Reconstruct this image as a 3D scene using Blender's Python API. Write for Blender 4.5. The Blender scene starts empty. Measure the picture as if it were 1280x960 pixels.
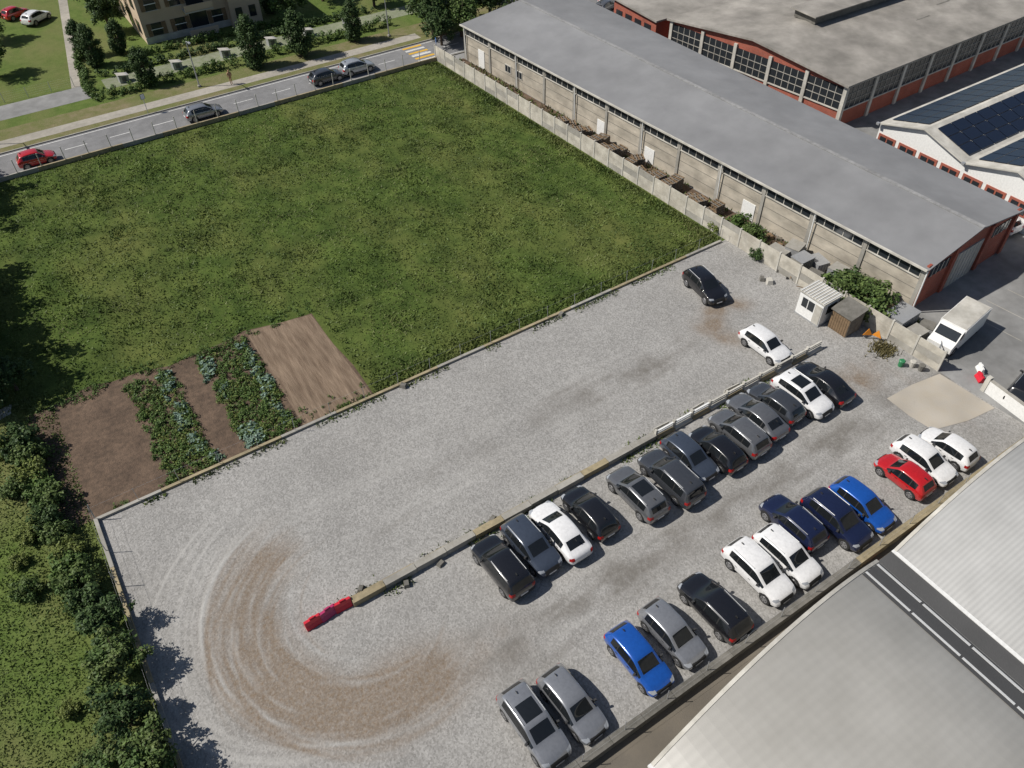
import bpy, math, numpy as np, random
from mathutils import Matrix, Vector
random.seed(7); rng=np.random.default_rng(7)
S=bpy.context.scene; COL=S.collection
S.view_settings.view_transform='Standard'; S.view_settings.look='None'; S.view_settings.exposure=0

# ---------------------------------------------------------------- materials
def nt_of(name):
    m=bpy.data.materials.new(name); m.use_nodes=True; nt=m.node_tree
    return m,nt,nt.nodes['Principled BSDF']
def mixc(nt,fac,a,b,mode='MIX'):
    n=nt.nodes.new('ShaderNodeMix'); n.data_type='RGBA'; n.blend_type=mode
    for sock,val in ((n.inputs[0],fac),(n.inputs[6],a),(n.inputs[7],b)):
        if isinstance(val,(int,float)): sock.default_value=val
        elif isinstance(val,tuple): sock.default_value=(*val,1)
        else: nt.links.new(val,sock)
    return n.outputs[2]
def coords(nt,scale=(1,1,1),rot=0):
    t=nt.nodes.new('ShaderNodeTexCoord'); mp=nt.nodes.new('ShaderNodeMapping')
    mp.inputs['Scale'].default_value=scale; mp.inputs['Rotation'].default_value=(0,0,rot)
    nt.links.new(t.outputs['Object'],mp.inputs['Vector']); return mp.outputs[0]
def noise(nt,vec,scale,detail=5,rough=.6):
    n=nt.nodes.new('ShaderNodeTexNoise'); n.inputs['Scale'].default_value=scale
    n.inputs['Detail'].default_value=detail; n.inputs['Roughness'].default_value=rough
    nt.links.new(vec,n.inputs['Vector']); return n.outputs[0]
def ramp(nt,fac,a,b,lo=(0,0,0),hi=(1,1,1)):
    r=nt.nodes.new('ShaderNodeValToRGB'); e=r.color_ramp.elements
    e[0].position=a; e[1].position=b; e[0].color=(*lo,1); e[1].color=(*hi,1)
    nt.links.new(fac,r.inputs[0]); return r.outputs[0]
def bump(nt,bs,h,strength,dist=.05):
    b=nt.nodes.new('ShaderNodeBump'); b.inputs['Strength'].default_value=strength; b.inputs['Distance'].default_value=dist
    nt.links.new(h,b.inputs['Height']); nt.links.new(b.outputs[0],bs.inputs['Normal'])
def M(name,c1,c2=None,scale=3,rough=.85,big=.25,bigscale=.25,bmp=.3,bscale=20,metal=0,stretch=(1,1,1),rot=0,corr=None,spec=.3):
    m,nt,b=nt_of(name); v=coords(nt,stretch,rot)
    c2=c2 or tuple(x*.7 for x in c1)
    col=mixc(nt,ramp(nt,noise(nt,v,scale),.35,.65),c1,c2)
    if big:
        k=ramp(nt,noise(nt,v,bigscale,4),.3,.7,(1-big,)*3,(1+big*.4,)*3)
        col=mixc(nt,1.0,col,k,'MULTIPLY')
    b.inputs['Roughness'].default_value=rough; b.inputs['Metallic'].default_value=metal
    b.inputs['Specular IOR Level'].default_value=spec
    if corr:
        w=nt.nodes.new('ShaderNodeTexWave'); w.wave_type='BANDS'; w.bands_direction=corr[0]
        w.inputs['Scale'].default_value=corr[1]; nt.links.new(v,w.inputs['Vector'])
        col=mixc(nt,corr[2],col,mixc(nt,1.0,col,w.outputs[0],'MULTIPLY'))
        bump(nt,b,w.outputs[0],.5 if len(corr)<4 else corr[3],.04)
    elif bmp: bump(nt,b,noise(nt,v,bscale,4),bmp)
    nt.links.new(col,b.inputs['Base Color']); return m
def flat(name,c,rough=.5,metal=0,spec=.5,coat=0):
    m,nt,b=nt_of(name); v=coords(nt)
    col=mixc(nt,ramp(nt,noise(nt,v,6),.35,.7),c,tuple(x*.85 for x in c))
    nt.links.new(col,b.inputs['Base Color'])
    b.inputs['Roughness'].default_value=rough; b.inputs['Metallic'].default_value=metal
    b.inputs['Specular IOR Level'].default_value=spec; b.inputs['Coat Weight'].default_value=coat
    b.inputs['Coat Roughness'].default_value=.05
    return m
def brick(name,c1,c2,mortar):
    m,nt,b=nt_of(name); t=nt.nodes.new('ShaderNodeTexCoord')
    sep=nt.nodes.new('ShaderNodeSeparateXYZ'); nt.links.new(t.outputs['Object'],sep.inputs[0])
    ad=nt.nodes.new('ShaderNodeMath'); ad.operation='ADD'; nt.links.new(sep.outputs[0],ad.inputs[0]); nt.links.new(sep.outputs[1],ad.inputs[1])
    cb=nt.nodes.new('ShaderNodeCombineXYZ'); nt.links.new(ad.outputs[0],cb.inputs[0]); nt.links.new(sep.outputs[2],cb.inputs[1])
    br=nt.nodes.new('ShaderNodeTexBrick'); br.inputs['Scale'].default_value=4
    br.inputs['Color1'].default_value=(*c1,1); br.inputs['Color2'].default_value=(*c2,1); br.inputs['Mortar'].default_value=(*mortar,1)
    nt.links.new(cb.outputs[0],br.inputs['Vector'])
    k=ramp(nt,noise(nt,t.outputs['Object'],.6,5),.3,.7,(.7,)*3,(1.1,)*3)
    nt.links.new(mixc(nt,1.0,br.outputs[0],k,'MULTIPLY'),b.inputs['Base Color']); b.inputs['Roughness'].default_value=.9
    return m
def leafmat(name,dark,light,yellow=None,scale=.6,lo=.42,hi=.68,dk=None):
    m,nt,b=nt_of(name); v=coords(nt); g=nt.nodes.new('ShaderNodeNewGeometry')
    col=mixc(nt,g.outputs['Random Per Island'],dark,light)
    if yellow: col=mixc(nt,ramp(nt,noise(nt,v,scale,6),lo,hi),col,mixc(nt,g.outputs['Random Per Island'],tuple(x*.7 for x in yellow),yellow))
    if dk: col=mixc(nt,1.0,col,ramp(nt,noise(nt,v,dk,6,.65),.38,.6,(.62,.68,.66),(1.05,1.05,1.05)),'MULTIPLY')
    nt.links.new(col,b.inputs['Base Color']); b.inputs['Roughness'].default_value=.6; b.inputs['Specular IOR Level'].default_value=.2
    return m

m_earth=M('earth',(.09,.10,.045),(.14,.12,.08),.8)
m_conc=M('concrete',(.38,.365,.33),(.29,.275,.24),2,big=.3)
m_conc_l=M('light_concrete',(.55,.53,.48),(.45,.43,.38),1.5,big=.25,bigscale=.6)
m_conc_w=M('wall_panel_concrete',(.56,.53,.46),(.42,.39,.33),1.2,big=.3,bigscale=.7)
m_conc_d=M('dark_concrete',(.20,.19,.17),(.12,.115,.10),2,big=.3)
m_conc_t=M('tan_concrete',(.36,.30,.19),(.26,.22,.14),3,big=.3)
m_asph=M('asphalt',(.225,.225,.228),(.185,.185,.187),1.2,big=.25,bigscale=.12)
m_asph2=M('yard_asphalt',(.27,.27,.265),(.20,.20,.195),.7,big=.35,bigscale=.15)
m_paint_w=M('road_paint',(.72,.72,.70),(.5,.5,.48),5,big=.2)
m_paint_y=M('yellow_paint',(.70,.42,.05),(.6,.36,.05),5)
m_pave=M('pavement',(.40,.37,.32),(.30,.28,.24),2)
m_soil=M('soil',(.150,.102,.07),(.09,.063,.044),3,bmp=.9,bscale=9,big=.35,bigscale=.5)
m_soil2=M('furrowed_soil',(.25,.185,.13),(.14,.098,.066),1.2,bmp=.9,bscale=6,big=.2,stretch=(3.2,.35,1),bigscale=.8)
m_roof=M('fibre_roof',(.262,.265,.272),(.225,.228,.235),.35,big=.18,bigscale=.1,rot=.06,corr=('Y',5,.10,.3))
m_roofold=M('old_roof',(.38,.355,.32),(.25,.235,.21),.35,big=.35,bigscale=.2,corr=('X',4,.12,.3))
m_fac=M('facade_plaster',(.50,.45,.37),(.38,.345,.285),.6,big=.35,bigscale=.4,stretch=(1,1,2))
m_vault1=M('vault_sheet',(.36,.35,.325),(.325,.315,.29),.5,big=.22,bigscale=.08,bmp=.03,rough=.42,corr=('Y',.8,.03,.05),spec=.5)
m_vault2=M('vault_ribbed_sheet',(.42,.42,.41),(.37,.37,.36),.5,big=.2,bigscale=.1,rough=.45,corr=('Y',1.3,.09,.2))
m_vdark=M('dark_sheet',(.10,.10,.10),(.075,.075,.075),.5)
m_brick=brick('red_brick',(.38,.085,.045),(.30,.06,.035),(.30,.2,.16))
m_glass=flat('window_glass',(.025,.03,.035),.12,spec=.6)
m_black=flat('black_plastic',(.018,.018,.018),.6)
m_rubber=flat('rubber',(.02,.02,.02),.9)
m_rim=flat('alloy_rim',(.35,.35,.36),.35,.7)
m_lamp=flat('headlamp',(.32,.34,.37),.08)
m_red=flat('red_lens',(.35,.01,.01),.2)
m_white=flat('white_metal',(.78,.78,.76),.45)
m_steel=flat('galvanised_steel',(.42,.43,.44),.45,.4)
m_wood=M('weathered_wood',(.25,.17,.10),(.16,.11,.065),4,stretch=(1,1,6))
m_pallet=M('pallet_wood',(.25,.22,.18),(.15,.13,.11),4)
m_rplas=flat('red_plastic',(.60,.02,.04),.4)
m_solar=flat('solar_cell',(.012,.018,.035),.2,spec=.5)
m_stucco=M('beige_stucco',(.60,.48,.35),(.52,.41,.30),1,big=.2)
m_orange=flat('orange_plastic',(.75,.28,.03),.5)
m_blue=flat('blue_sheet',(.03,.15,.45),.5)
m_green=flat('green_plastic',(.03,.2,.08),.5)
m_bark=M('bark',(.12,.09,.065),(.07,.05,.04),8)
m_leaf=leafmat('leaf_green',(.035,.065,.018),(.09,.15,.04),(.13,.16,.05))
m_leafd=leafmat('leaf_dark',(.024,.048,.016),(.07,.115,.035))
m_leafh=leafmat('leaf_hedge',(.045,.08,.02),(.10,.16,.04))
m_leafy=leafmat('leaf_yellow',(.08,.11,.025),(.16,.19,.05))
m_cabb=leafmat('cabbage_leaf',(.12,.18,.14),(.22,.31,.24),(.08,.13,.04),1.5,.5,.6)
m_blade=leafmat('grass_blade',(.068,.106,.024),(.130,.178,.045),(.175,.19,.065),.16,.44,.68,dk=.33)
m_dry=leafmat('dry_weed',(.10,.09,.04),(.20,.17,.08))

def grass_ground(name,ca,cb,cc,dk=None):
    m,nt,b=nt_of(name); v=coords(nt)
    a=mixc(nt,ramp(nt,noise(nt,v,.9,8,.7),.38,.62),ca,cb)
    v2=coords(nt,(1,.45,1),.5)
    a=mixc(nt,ramp(nt,noise(nt,v2,.13,5,.6),.45,.7),a,cc)
    if dk: a=mixc(nt,1.0,a,ramp(nt,noise(nt,v,dk,6,.65),.38,.6,(.62,.68,.66),(1.05,1.05,1.05)),'MULTIPLY')
    k=ramp(nt,noise(nt,v,9,4,.8),.3,.7,(.65,)*3,(1.2,)*3)
    a=mixc(nt,1.0,a,k,'MULTIPLY'); nt.links.new(a,b.inputs['Base Color']); b.inputs['Roughness'].default_value=.95
    b.inputs['Specular IOR Level'].default_value=.1
    bump(nt,b,noise(nt,v,7,6,.75),.6,.1); return m
m_grass=grass_ground('meadow_grass',(.062,.096,.022),(.098,.138,.032),(.138,.15,.045),.33)
m_lawn=grass_ground('lawn_grass',(.085,.13,.03),(.125,.17,.045),(.17,.17,.07))
m_verge=grass_ground('verge_grass',(.15,.155,.06),(.22,.19,.11),(.12,.155,.045))

# ---------------------------------------------------------------- mesh helpers
def link(o,parent=None):
    COL.objects.link(o)
    if parent: o.parent=parent
    return o
def np_mesh(name,V,F,mats=(),smooth=False):
    V=np.asarray(V,dtype=np.float32); F=np.asarray(F,dtype=np.int32); k=F.shape[1]
    me=bpy.data.meshes.new(name); me.vertices.add(len(V)); me.vertices.foreach_set('co',V.ravel())
    me.loops.add(F.size); me.loops.foreach_set('vertex_index',F.ravel())
    me.polygons.add(len(F)); me.polygons.foreach_set('loop_start',np.arange(0,F.size,k,dtype=np.int32))
    me.update(calc_edges=True)
    for m in mats: me.materials.append(m)
    if smooth: me.polygons.foreach_set('use_smooth',[True]*len(F))
    return me
class MB:
    def __init__(s): s.p={}; s.mats=[]
    def mi(s,m):
        if m not in s.mats: s.mats.append(m)
        return s.mats.index(m)
    def add(s,part,V,F,m):
        P=s.p.setdefault(part,([],[],[])); o=len(P[0]); P[0].extend([tuple(v) for v in V])
        P[1].extend([tuple(i+o for i in f) for f in F]); P[2].extend([s.mi(m)]*len(F))
    def box(s,part,c,sz,m,rz=0,tilt=0,taper=1):
        x,y,z=[q/2 for q in sz]; V=[]
        ca,sa=math.cos(rz),math.sin(rz)
        for dz in (-z,z):
            t=taper if dz>0 else 1
            for dx,dy in ((-x,-y),(x,-y),(x,y),(-x,y)):
                X,Y,Z=dx*t,dy*t,dz
                if tilt: X,Z=X*math.cos(tilt)+Z*math.sin(tilt),-X*math.sin(tilt)+Z*math.cos(tilt)
                V.append((c[0]+X*ca-Y*sa,c[1]+X*sa+Y*ca,c[2]+Z))
        s.add(part,V,[(3,2,1,0),(4,5,6,7),(0,1,5,4),(1,2,6,5),(2,3,7,6),(3,0,4,7)],m)
    def slab(s,part,q,th,m):
        V=[tuple(p) for p in q]+[(p[0],p[1],p[2]-th) for p in q]; n=len(q)
        F=[tuple(range(n)),tuple(range(2*n-1,n-1,-1))]+[(i,i+n,(i+1)%n+n,(i+1)%n) for i in range(n)]
        s.add(part,V,F,m)
    def cyl(s,part,a,b,r0,r1,m,n=8):
        a=Vector(a); b=Vector(b); d=(b-a).normalized(); u=d.orthogonal().normalized(); w=d.cross(u)
        V=[];
        for P,r in ((a,r0),(b,r1)):
            for i in range(n):
                t=2*math.pi*i/n; V.append(tuple(P+u*math.cos(t)*r+w*math.sin(t)*r))
        F=[(i,(i+1)%n,(i+1)%n+n,i+n) for i in range(n)]+[tuple(range(n-1,-1,-1)),tuple(range(n,2*n))]
        s.add(part,V,F,m)
    def meshes(s):
        out={}
        for k,(V,F,mi) in s.p.items():
            me=bpy.data.meshes.new(k); me.from_pydata(V,[],F)
            for m in s.mats: me.materials.append(m)
            me.polygons.foreach_set('material_index',mi); me.update(); out[k]=me
        return out
    def build(s,name,loc=(0,0,0),rz=0):
        ms=s.meshes()
        if len(ms)==1:
            o=bpy.data.objects.new(name,list(ms.values())[0]); link(o)
        else:
            o=bpy.data.objects.new(name,None); link(o)
            for k,me in ms.items(): link(bpy.data.objects.new(k,me),o)
        o.location=loc; o.rotation_euler=(0,0,rz); return o
def sheet(name,pts,z,m):
    me=bpy.data.meshes.new(name); me.from_pydata([(x,y,z) for x,y in pts],[],[tuple(range(len(pts)))]); me.materials.append(m)
    return link(bpy.data.objects.new(name,me))
class Frame:
    def __init__(s,P0,P1):
        s.P0=Vector(P0); d=Vector(P1)-s.P0; s.L=d.length; s.d=d/s.L; s.n=Vector((s.d.y,-s.d.x)); s.a=math.atan2(s.d.y,s.d.x)
    def __call__(s,u,v,z):
        p=s.P0+s.d*u+s.n*v; return (p.x,p.y,z)
def vnoise(x,y,sc,seed=0):
    r=np.random.default_rng(seed); g=r.random((256,256)); x=x/sc+100; y=y/sc+100
    xi=np.floor(x).astype(int); yi=np.floor(y).astype(int); fx=x-xi; fy=y-yi; fx=fx*fx*(3-2*fx); fy=fy*fy*(3-2*fy)
    G=lambda a,b:g[a%256,b%256]
    return (G(xi,yi)*(1-fx)+G(xi+1,yi)*fx)*(1-fy)+(G(xi,yi+1)*(1-fx)+G(xi+1,yi+1)*fx)*fy

# ---------------------------------------------------------------- camera, sun, sky
a=math.pi/2-math.radians(44.992)
Rm=Matrix.Rotation(math.radians(-32.296),4,'Z')@Matrix.Rotation(a,4,'X')@Matrix.Rotation(math.radians(-1.317),4,'Z')
cam=bpy.data.cameras.new('camera'); cam.sensor_width=36; cam.lens=989.8/1280*36; cam.clip_end=3000; cam.clip_start=.5
co=bpy.data.objects.new('camera',cam); link(co); co.matrix_world=Matrix.Translation((0,0,40))@Rm; S.camera=co
EL=math.radians(47); sx,sy=-.87,.49
sd=bpy.data.lights.new('sun','SUN'); sd.energy=5.0; sd.angle=math.radians(.5); sd.color=(1,.95,.875)
so=bpy.data.objects.new('sun',sd); link(so); so.location=(-30,40,60)
so.rotation_euler=Vector((sx*math.cos(EL),sy*math.cos(EL),math.sin(EL))).to_track_quat('Z','Y').to_euler()
w=bpy.data.worlds.new('World'); S.world=w; w.use_nodes=True; nt=w.node_tree
sk=nt.nodes.new('ShaderNodeTexSky'); sk.sky_type='NISHITA'; sk.sun_disc=False; sk.sun_elevation=EL; sk.sun_rotation=math.atan2(sx,sy)
nt.links.new(sk.outputs[0],nt.nodes['Background'].inputs[0]); nt.nodes['Background'].inputs[1].default_value=.065

# ---------------------------------------------------------------- ground sheets
sheet('ground',[(-700,-700),(900,-700),(900,1100),(-700,1100)],0,m_earth)
WX=lambda y: 47.35+(44.2-47.35)*(y-17.8)/(85.5-17.8)+0.0   # compound wall line x(y)
field=[(-30,38.2),(WX(38.2),38.2),(WX(85.3),85.3),(-30,85.3)]
sheet('meadow',field,.004,m_grass)
sheet('verge_lawn',[(-60,-30),(-6.4,-30),(-6.4,38.2),(-9,51),(-60,51)],.008,m_lawn)
sheet('road',[(-150,85.6),(200,85.6),(200,91.2),(-150,91.2)],.006,m_asph)
sheet('yard',[(WX(10),-40),(260,-40),(260,85.5),(WX(85.5),85.5),(WX(17.8),17.8)],.005,m_asph2)
sheet('hangar_apron',[(-6.4,-40),(WX(10)-.01,-40),(WX(10)-.01,10.4),(-6.4,10.4)],.006,M('apron_concrete',(.20,.175,.14),(.13,.115,.095),.8,big=.35,bigscale=.4))
sheet('garden_soil',[(-8.2,38.4),(12.7,38.4),(12.8,42),(12.5,45.5),(12.6,49.3),(10.2,49.6),(7.4,50.3),(5.5,49.9),(3.4,49.8),(1.5,49.6),(-.5,50.2),(-2.5,50.3),(-4,50.8),(-6.2,50.2),(-8.4,50)],.009,m_soil)
sheet('ploughed_soil',[(7.4,38.5),(12.6,38.5),(12.5,49.2),(7.5,50.1)],.014,m_soil2)
sheet('concrete_path',[(-14,49.5),(-9.2,51.0),(-9.0,52.0),(-14,51.2)],.02,m_conc_l)
# garden of the flats
sheet('verge_strip',[(-150,91.35),(60,91.35),(60,97),(-150,97)],.010,m_verge)
sheet('footpath',[(-150,92.6),(46,92.6),(46,94.3),(-150,94.3)],.016,m_pave)
sheet('apartment_lawn',[(-60,97),(60,97),(60,200),(-60,200)],.011,m_lawn)
sheet('driveway',[(-60,99.3),(7,99.3),(6.6,103.2),(-60,103.2)],.017,m_asph2)
sheet('parking_road',[(9,100.5),(60,100.5),(60,103.6),(9,103.6)],.019,M('grid_paving',(.26,.27,.20),(.17,.2,.11),2))
sheet('garden_path',[(5.6,103.2),(6.6,103.2),(11.5,135),(10.3,135)],.022,m_pave)
sheet('north_street',[(62,84),(78,84),(78,150),(62,150)],.013,m_asph)
sheet('concrete_ramp',[(42.1,18.0),(44.6,17.9),(47.2,17.5),(47.4,13.3),(44.9,13.6),(42.2,14.4),(42.0,16.1)],.045,M('ramp_concrete',(.47,.43,.37),(.38,.34,.28),1.0,big=.3,bigscale=.5))
mb=MB()
mb.box('kerb',(20,91.28,.06),(340,.15,.12),m_conc); mb.box('kerb',(0,85.5,.06),(100,.15,.12),m_conc); mb.build('kerb')
mb=MB()
for y in (86.0,90.8): mb.box('p',(20,y,.012),(220,.12,.004),m_paint_w)
for i in range(40): mb.box('p',(-60+i*4.5,88.4,.012),(2.2,.12,.004),m_paint_w)
mb.build('road_marking')
mb=MB()
for i in range(6): mb.box('p',(43.6,86.35+i*.85,.016),(2.6,.42,.005),m_paint_y if i%2 else m_paint_w)
mb.build('zebra_crossing')
mb=MB()
for i in range(7): mb.box('p',(55+i*2.6,18.5-i*.1,.009),(.08,4.5,.004),m_conc,.1)
mb.build('bay_marking')

# gravel lot with painted wear masks
nx,ny=540,276
yy=np.linspace(10.4,38.2,ny); tt=np.linspace(0,1,nx)
Y,T=np.meshgrid(yy,tt,indexing='ij'); X=-6.3+T*(WX(Y)+6.3)
def arc(cx,cy,r,w,a0,a1,ex=1.0):
    dx=(X-cx)*ex; dy=Y-cy; rr=np.hypot(dx,dy); an=np.degrees(np.arctan2(dy,dx))%360
    m=np.exp(-((rr-r)/w)**2); f=np.clip((an-a0)/25,0,1)*np.clip((a1-an)/25,0,1); return m*f
dirt=np.zeros_like(X); light=np.zeros_like(X); dark=np.zeros_like(X)
dirt+=1.05*arc(4.4,24.3,6.1,1.7,95,315)*(.6+.6*vnoise(X,Y,1.3,3))
dirt+=.75*arc(5.2,22.8,5.4,1.5,160,305)*(.5+.7*vnoise(X,Y,1.0,4))
dirt+=.55*arc(4.6,24.3,4.4,1.0,140,290)*vnoise(X,Y,1.5,14)
for i in range(60):
    r=4.0+rng.random()*4.2; a0_=85+rng.random()*90
    k=arc(4.4+rng.normal()*.6,23.9+rng.normal()*.8,r,.07+.06*rng.random(),a0_,a0_+60+rng.random()*110)
    if rng.random()<.4: light+=.22*k; dirt-=.28*k
    else: dirt+=.35*k
for i in range(12):
    light+=.42*arc(5+rng.normal()*.9,25.0,7.6+rng.random()*3.0,.09,95+rng.random()*15,165+rng.random()*70)
for i in range(6):
    light+=.42*arc(3+rng.normal(),26,7.8+rng.random()*1.5,.09,180+rng.random()*10,250+rng.random()*40)
dirt+=1.3*arc(39.6,29.6,2.2,.8,10,240)*(.3+vnoise(X,Y,.8,5))
dirt+=1.1*np.exp(-(((X-37.2)/1.6)**2+((Y-30.8)/.9)**2))*vnoise(X,Y,.7,16)
dirt+=1.0*np.exp(-(((X-42)/2.2)**2+((Y-20.3)/1.4)**2))*vnoise(X,Y,.7,6)*1.5
dirt+=.7*np.exp(-(((X-44.5)/1.2)**2+((Y-16)/3)**2))*vnoise(X,Y,.7,8)
dirt+=.6*np.exp(-(((X-9)/2.5)**2+((Y-17.6)/1.2)**2))*vnoise(X,Y,.7,18)
stx=np.clip((X-14)/5,0,1)*np.clip((37-X)/5,0,1)
dark+=np.exp(-((Y-30.0)/.9)**2)*stx*np.clip(vnoise(X,Y,1.4,9)*1.6-.5,0,1)*.9
dark+=np.exp(-((Y-17.3)/1.3)**2)*np.clip((X-5)/4,0,1)*np.clip(vnoise(X,Y*1.5,1.5,10)*1.7-.45,0,1)
dark+=.8*np.exp(-(((X-30)/3)**2+((Y-29.5)/1.1)**2))*vnoise(X,Y,.6,12)
dark+=np.clip(vnoise(X,Y,3.5,11)-.55,0,1)*.35
for k_ in range(40):
    cx=rng.uniform(8,40); cy=rng.choice([17.3,17.3,30.0])+rng.normal()*.9; ll=rng.uniform(.6,2.2)
    dark+=.40*np.exp(-(((X-cx)/ll)**2+((Y-cy-.1*(X-cx))/.22)**2))
for yc in (28.6,31.2,16.2,18.6,28.0,31.8):
    light+=.34*np.exp(-((Y-yc-.25*np.sin(X/5+yc))/.20)**2)*vnoise(X,Y,2,int(yc))
Z=.02+.02*vnoise(X,Y,1.5,20)-.012*np.clip(dirt,0,1)+.014*light
V=np.stack([X.ravel(),Y.ravel(),Z.ravel()],1); idx=np.arange(nx*ny).reshape(ny,nx)
F=np.stack([idx[:-1,:-1].ravel(),idx[:-1,1:].ravel(),idx[1:,1:].ravel(),idx[1:,:-1].ravel()],1)
m,nt,b=nt_of('gravel'); v=coords(nt)
vo=nt.nodes.new('ShaderNodeTexVoronoi'); vo.inputs['Scale'].default_value=12; nt.links.new(v,vo.inputs['Vector'])
bw=nt.nodes.new('ShaderNodeRGBToBW'); nt.links.new(vo.outputs['Color'],bw.inputs[0])
c=mixc(nt,bw.outputs[0],(.225,.22,.208),(.41,.40,.385))
c=mixc(nt,1.0,c,ramp(nt,noise(nt,v,2.2,8,.75),.3,.7,(.86,)*3,(1.08,)*3),'MULTIPLY')
c=mixc(nt,1.0,c,ramp(nt,noise(nt,v,.22,4),.3,.7,(.87,)*3,(1.06,)*3),'MULTIPLY')
def att(n):
    q=nt.nodes.new('ShaderNodeAttribute'); q.attribute_name=n; return q.outputs['Fac']
def brk(s,lo=.25,hi=.75,sc=5):
    mm=nt.nodes.new('ShaderNodeMath'); mm.operation='MULTIPLY'; nt.links.new(s,mm.inputs[0])
    nt.links.new(ramp(nt,noise(nt,v,sc,5,.7),lo,hi,(.4,)*3,(1.1,)*3),mm.inputs[1]); mm.use_clamp=True; return mm.outputs[0]
c=mixc(nt,brk(att('light')),c,(.44,.43,.41))
c=mixc(nt,brk(att('dirt')),c,mixc(nt,bw.outputs[0],(.165,.122,.085),(.225,.172,.122)))
c=mixc(nt,brk(att('dark'),.3,.7,3),c,(.16,.15,.135))
nt.links.new(c,b.inputs['Base Color']); b.inputs['Roughness'].default_value=.95; b.inputs['Specular IOR Level'].default_value=.15
bump(nt,b,bw.outputs[0],.6,.05)
me=np_mesh('gravel_lot',V,F,[m],True)
for n,A in (('dirt',dirt*.9),('light',light),('dark',dark)):
    at=me.attributes.new(n,'FLOAT','POINT'); at.data.foreach_set('value',np.clip(A,0,1).astype(np.float32).ravel())
link(bpy.data.objects.new('gravel_lot',me))

# ---------------------------------------------------------------- vegetation
def blades(name,P,h,wd,mat,seed=1,lean=.5):
    r=np.random.default_rng(seed); n=len(P); a=r.random(n)*2*np.pi; t=np.stack([np.cos(a),np.sin(a),0*a],1)
    H=h*(.5+r.random(n)); W=wd*(.6+.8*r.random(n)); b=r.random(n)*2*np.pi; ln=lean*r.random(n)
    P3=np.column_stack([P,np.full(n,.0)]) if P.shape[1]==2 else P
    V=np.empty((n,3,3)); V[:,0]=P3-t*W[:,None]; V[:,1]=P3+t*W[:,None]
    V[:,2]=P3+np.stack([np.cos(b)*ln*H,np.sin(b)*ln*H,H],1)
    return link(bpy.data.objects.new(name,np_mesh(name,V.reshape(-1,3),np.arange(3*n).reshape(-1,3),[mat])))
P=np.column_stack([rng.uniform(-9,46,120000),rng.uniform(38.3,85.2,120000)])
P=P[P[:,0]<WX(P[:,1])-.2]; P=P[~((P[:,0]<12.9)&(P[:,1]<50.4))]
d=vnoise(P[:,0],P[:,1],1.3,30)*.6+vnoise(P[:,0],P[:,1],.5,31)*.4
P=P[d>.45*rng.random(len(d))+.14]
blades('meadow_grass_blades',P,.10,.06,m_blade,3,2.0)
# taller tussocks in loose patches
P=np.column_stack([rng.uniform(-9,45,60000),rng.uniform(38.6,85,60000)]); P=P[P[:,0]<WX(P[:,1])-.3]; P=P[~((P[:,0]<12.9)&(P[:,1]<50.6))]
d=vnoise(P[:,0],P[:,1],2.6,33)*.55+vnoise(P[:,0],P[:,1],.7,34)*.45; P=P[d>.62]
blades('grass_tussock',P,.22,.05,m_blade,13,1.3)
Pt=np.column_stack([rng.uniform(9,46,6000),38.35+np.abs(rng.normal(0,1.0,6000))]); Pt=Pt[(Pt[:,0]>13)|(Pt[:,1]<38.6)]; Pt=Pt[Pt[:,0]<WX(Pt[:,1])-.1]
blades('tall_grass',Pt,.22,.05,m_blade,4,1.3)
Pt=np.column_stack([WX(60)-np.abs(rng.normal(0,.7,6000))-.3,rng.uniform(39,85,6000)]); Pt[:,0]+=WX(Pt[:,1])-WX(60)
blades('tall_grass',Pt,.2,.05,m_blade,14,1.3)
P=np.column_stack([rng.uniform(-17,-6.5,34000),rng.uniform(14,52,34000)])
blades('lawn_grass_blades',P,.09,.06,m_blade,5,2.0)
P=np.concatenate([np.column_stack([rng.uniform(-6,44,2600),38.0-np.abs(rng.normal(0,.22,2600))]),
  np.column_stack([rng.uniform(3,41,2600),24.0-np.abs(rng.normal(0,.3,2600))]),
  np.column_stack([rng.uniform(3,41,1500),24.45+np.abs(rng.normal(0,.2,1500))])])
P=P[vnoise(P[:,0],P[:,1],1.4,40)>.5]
blades('weed',P,.16,.06,m_blade,6,1.)

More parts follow.
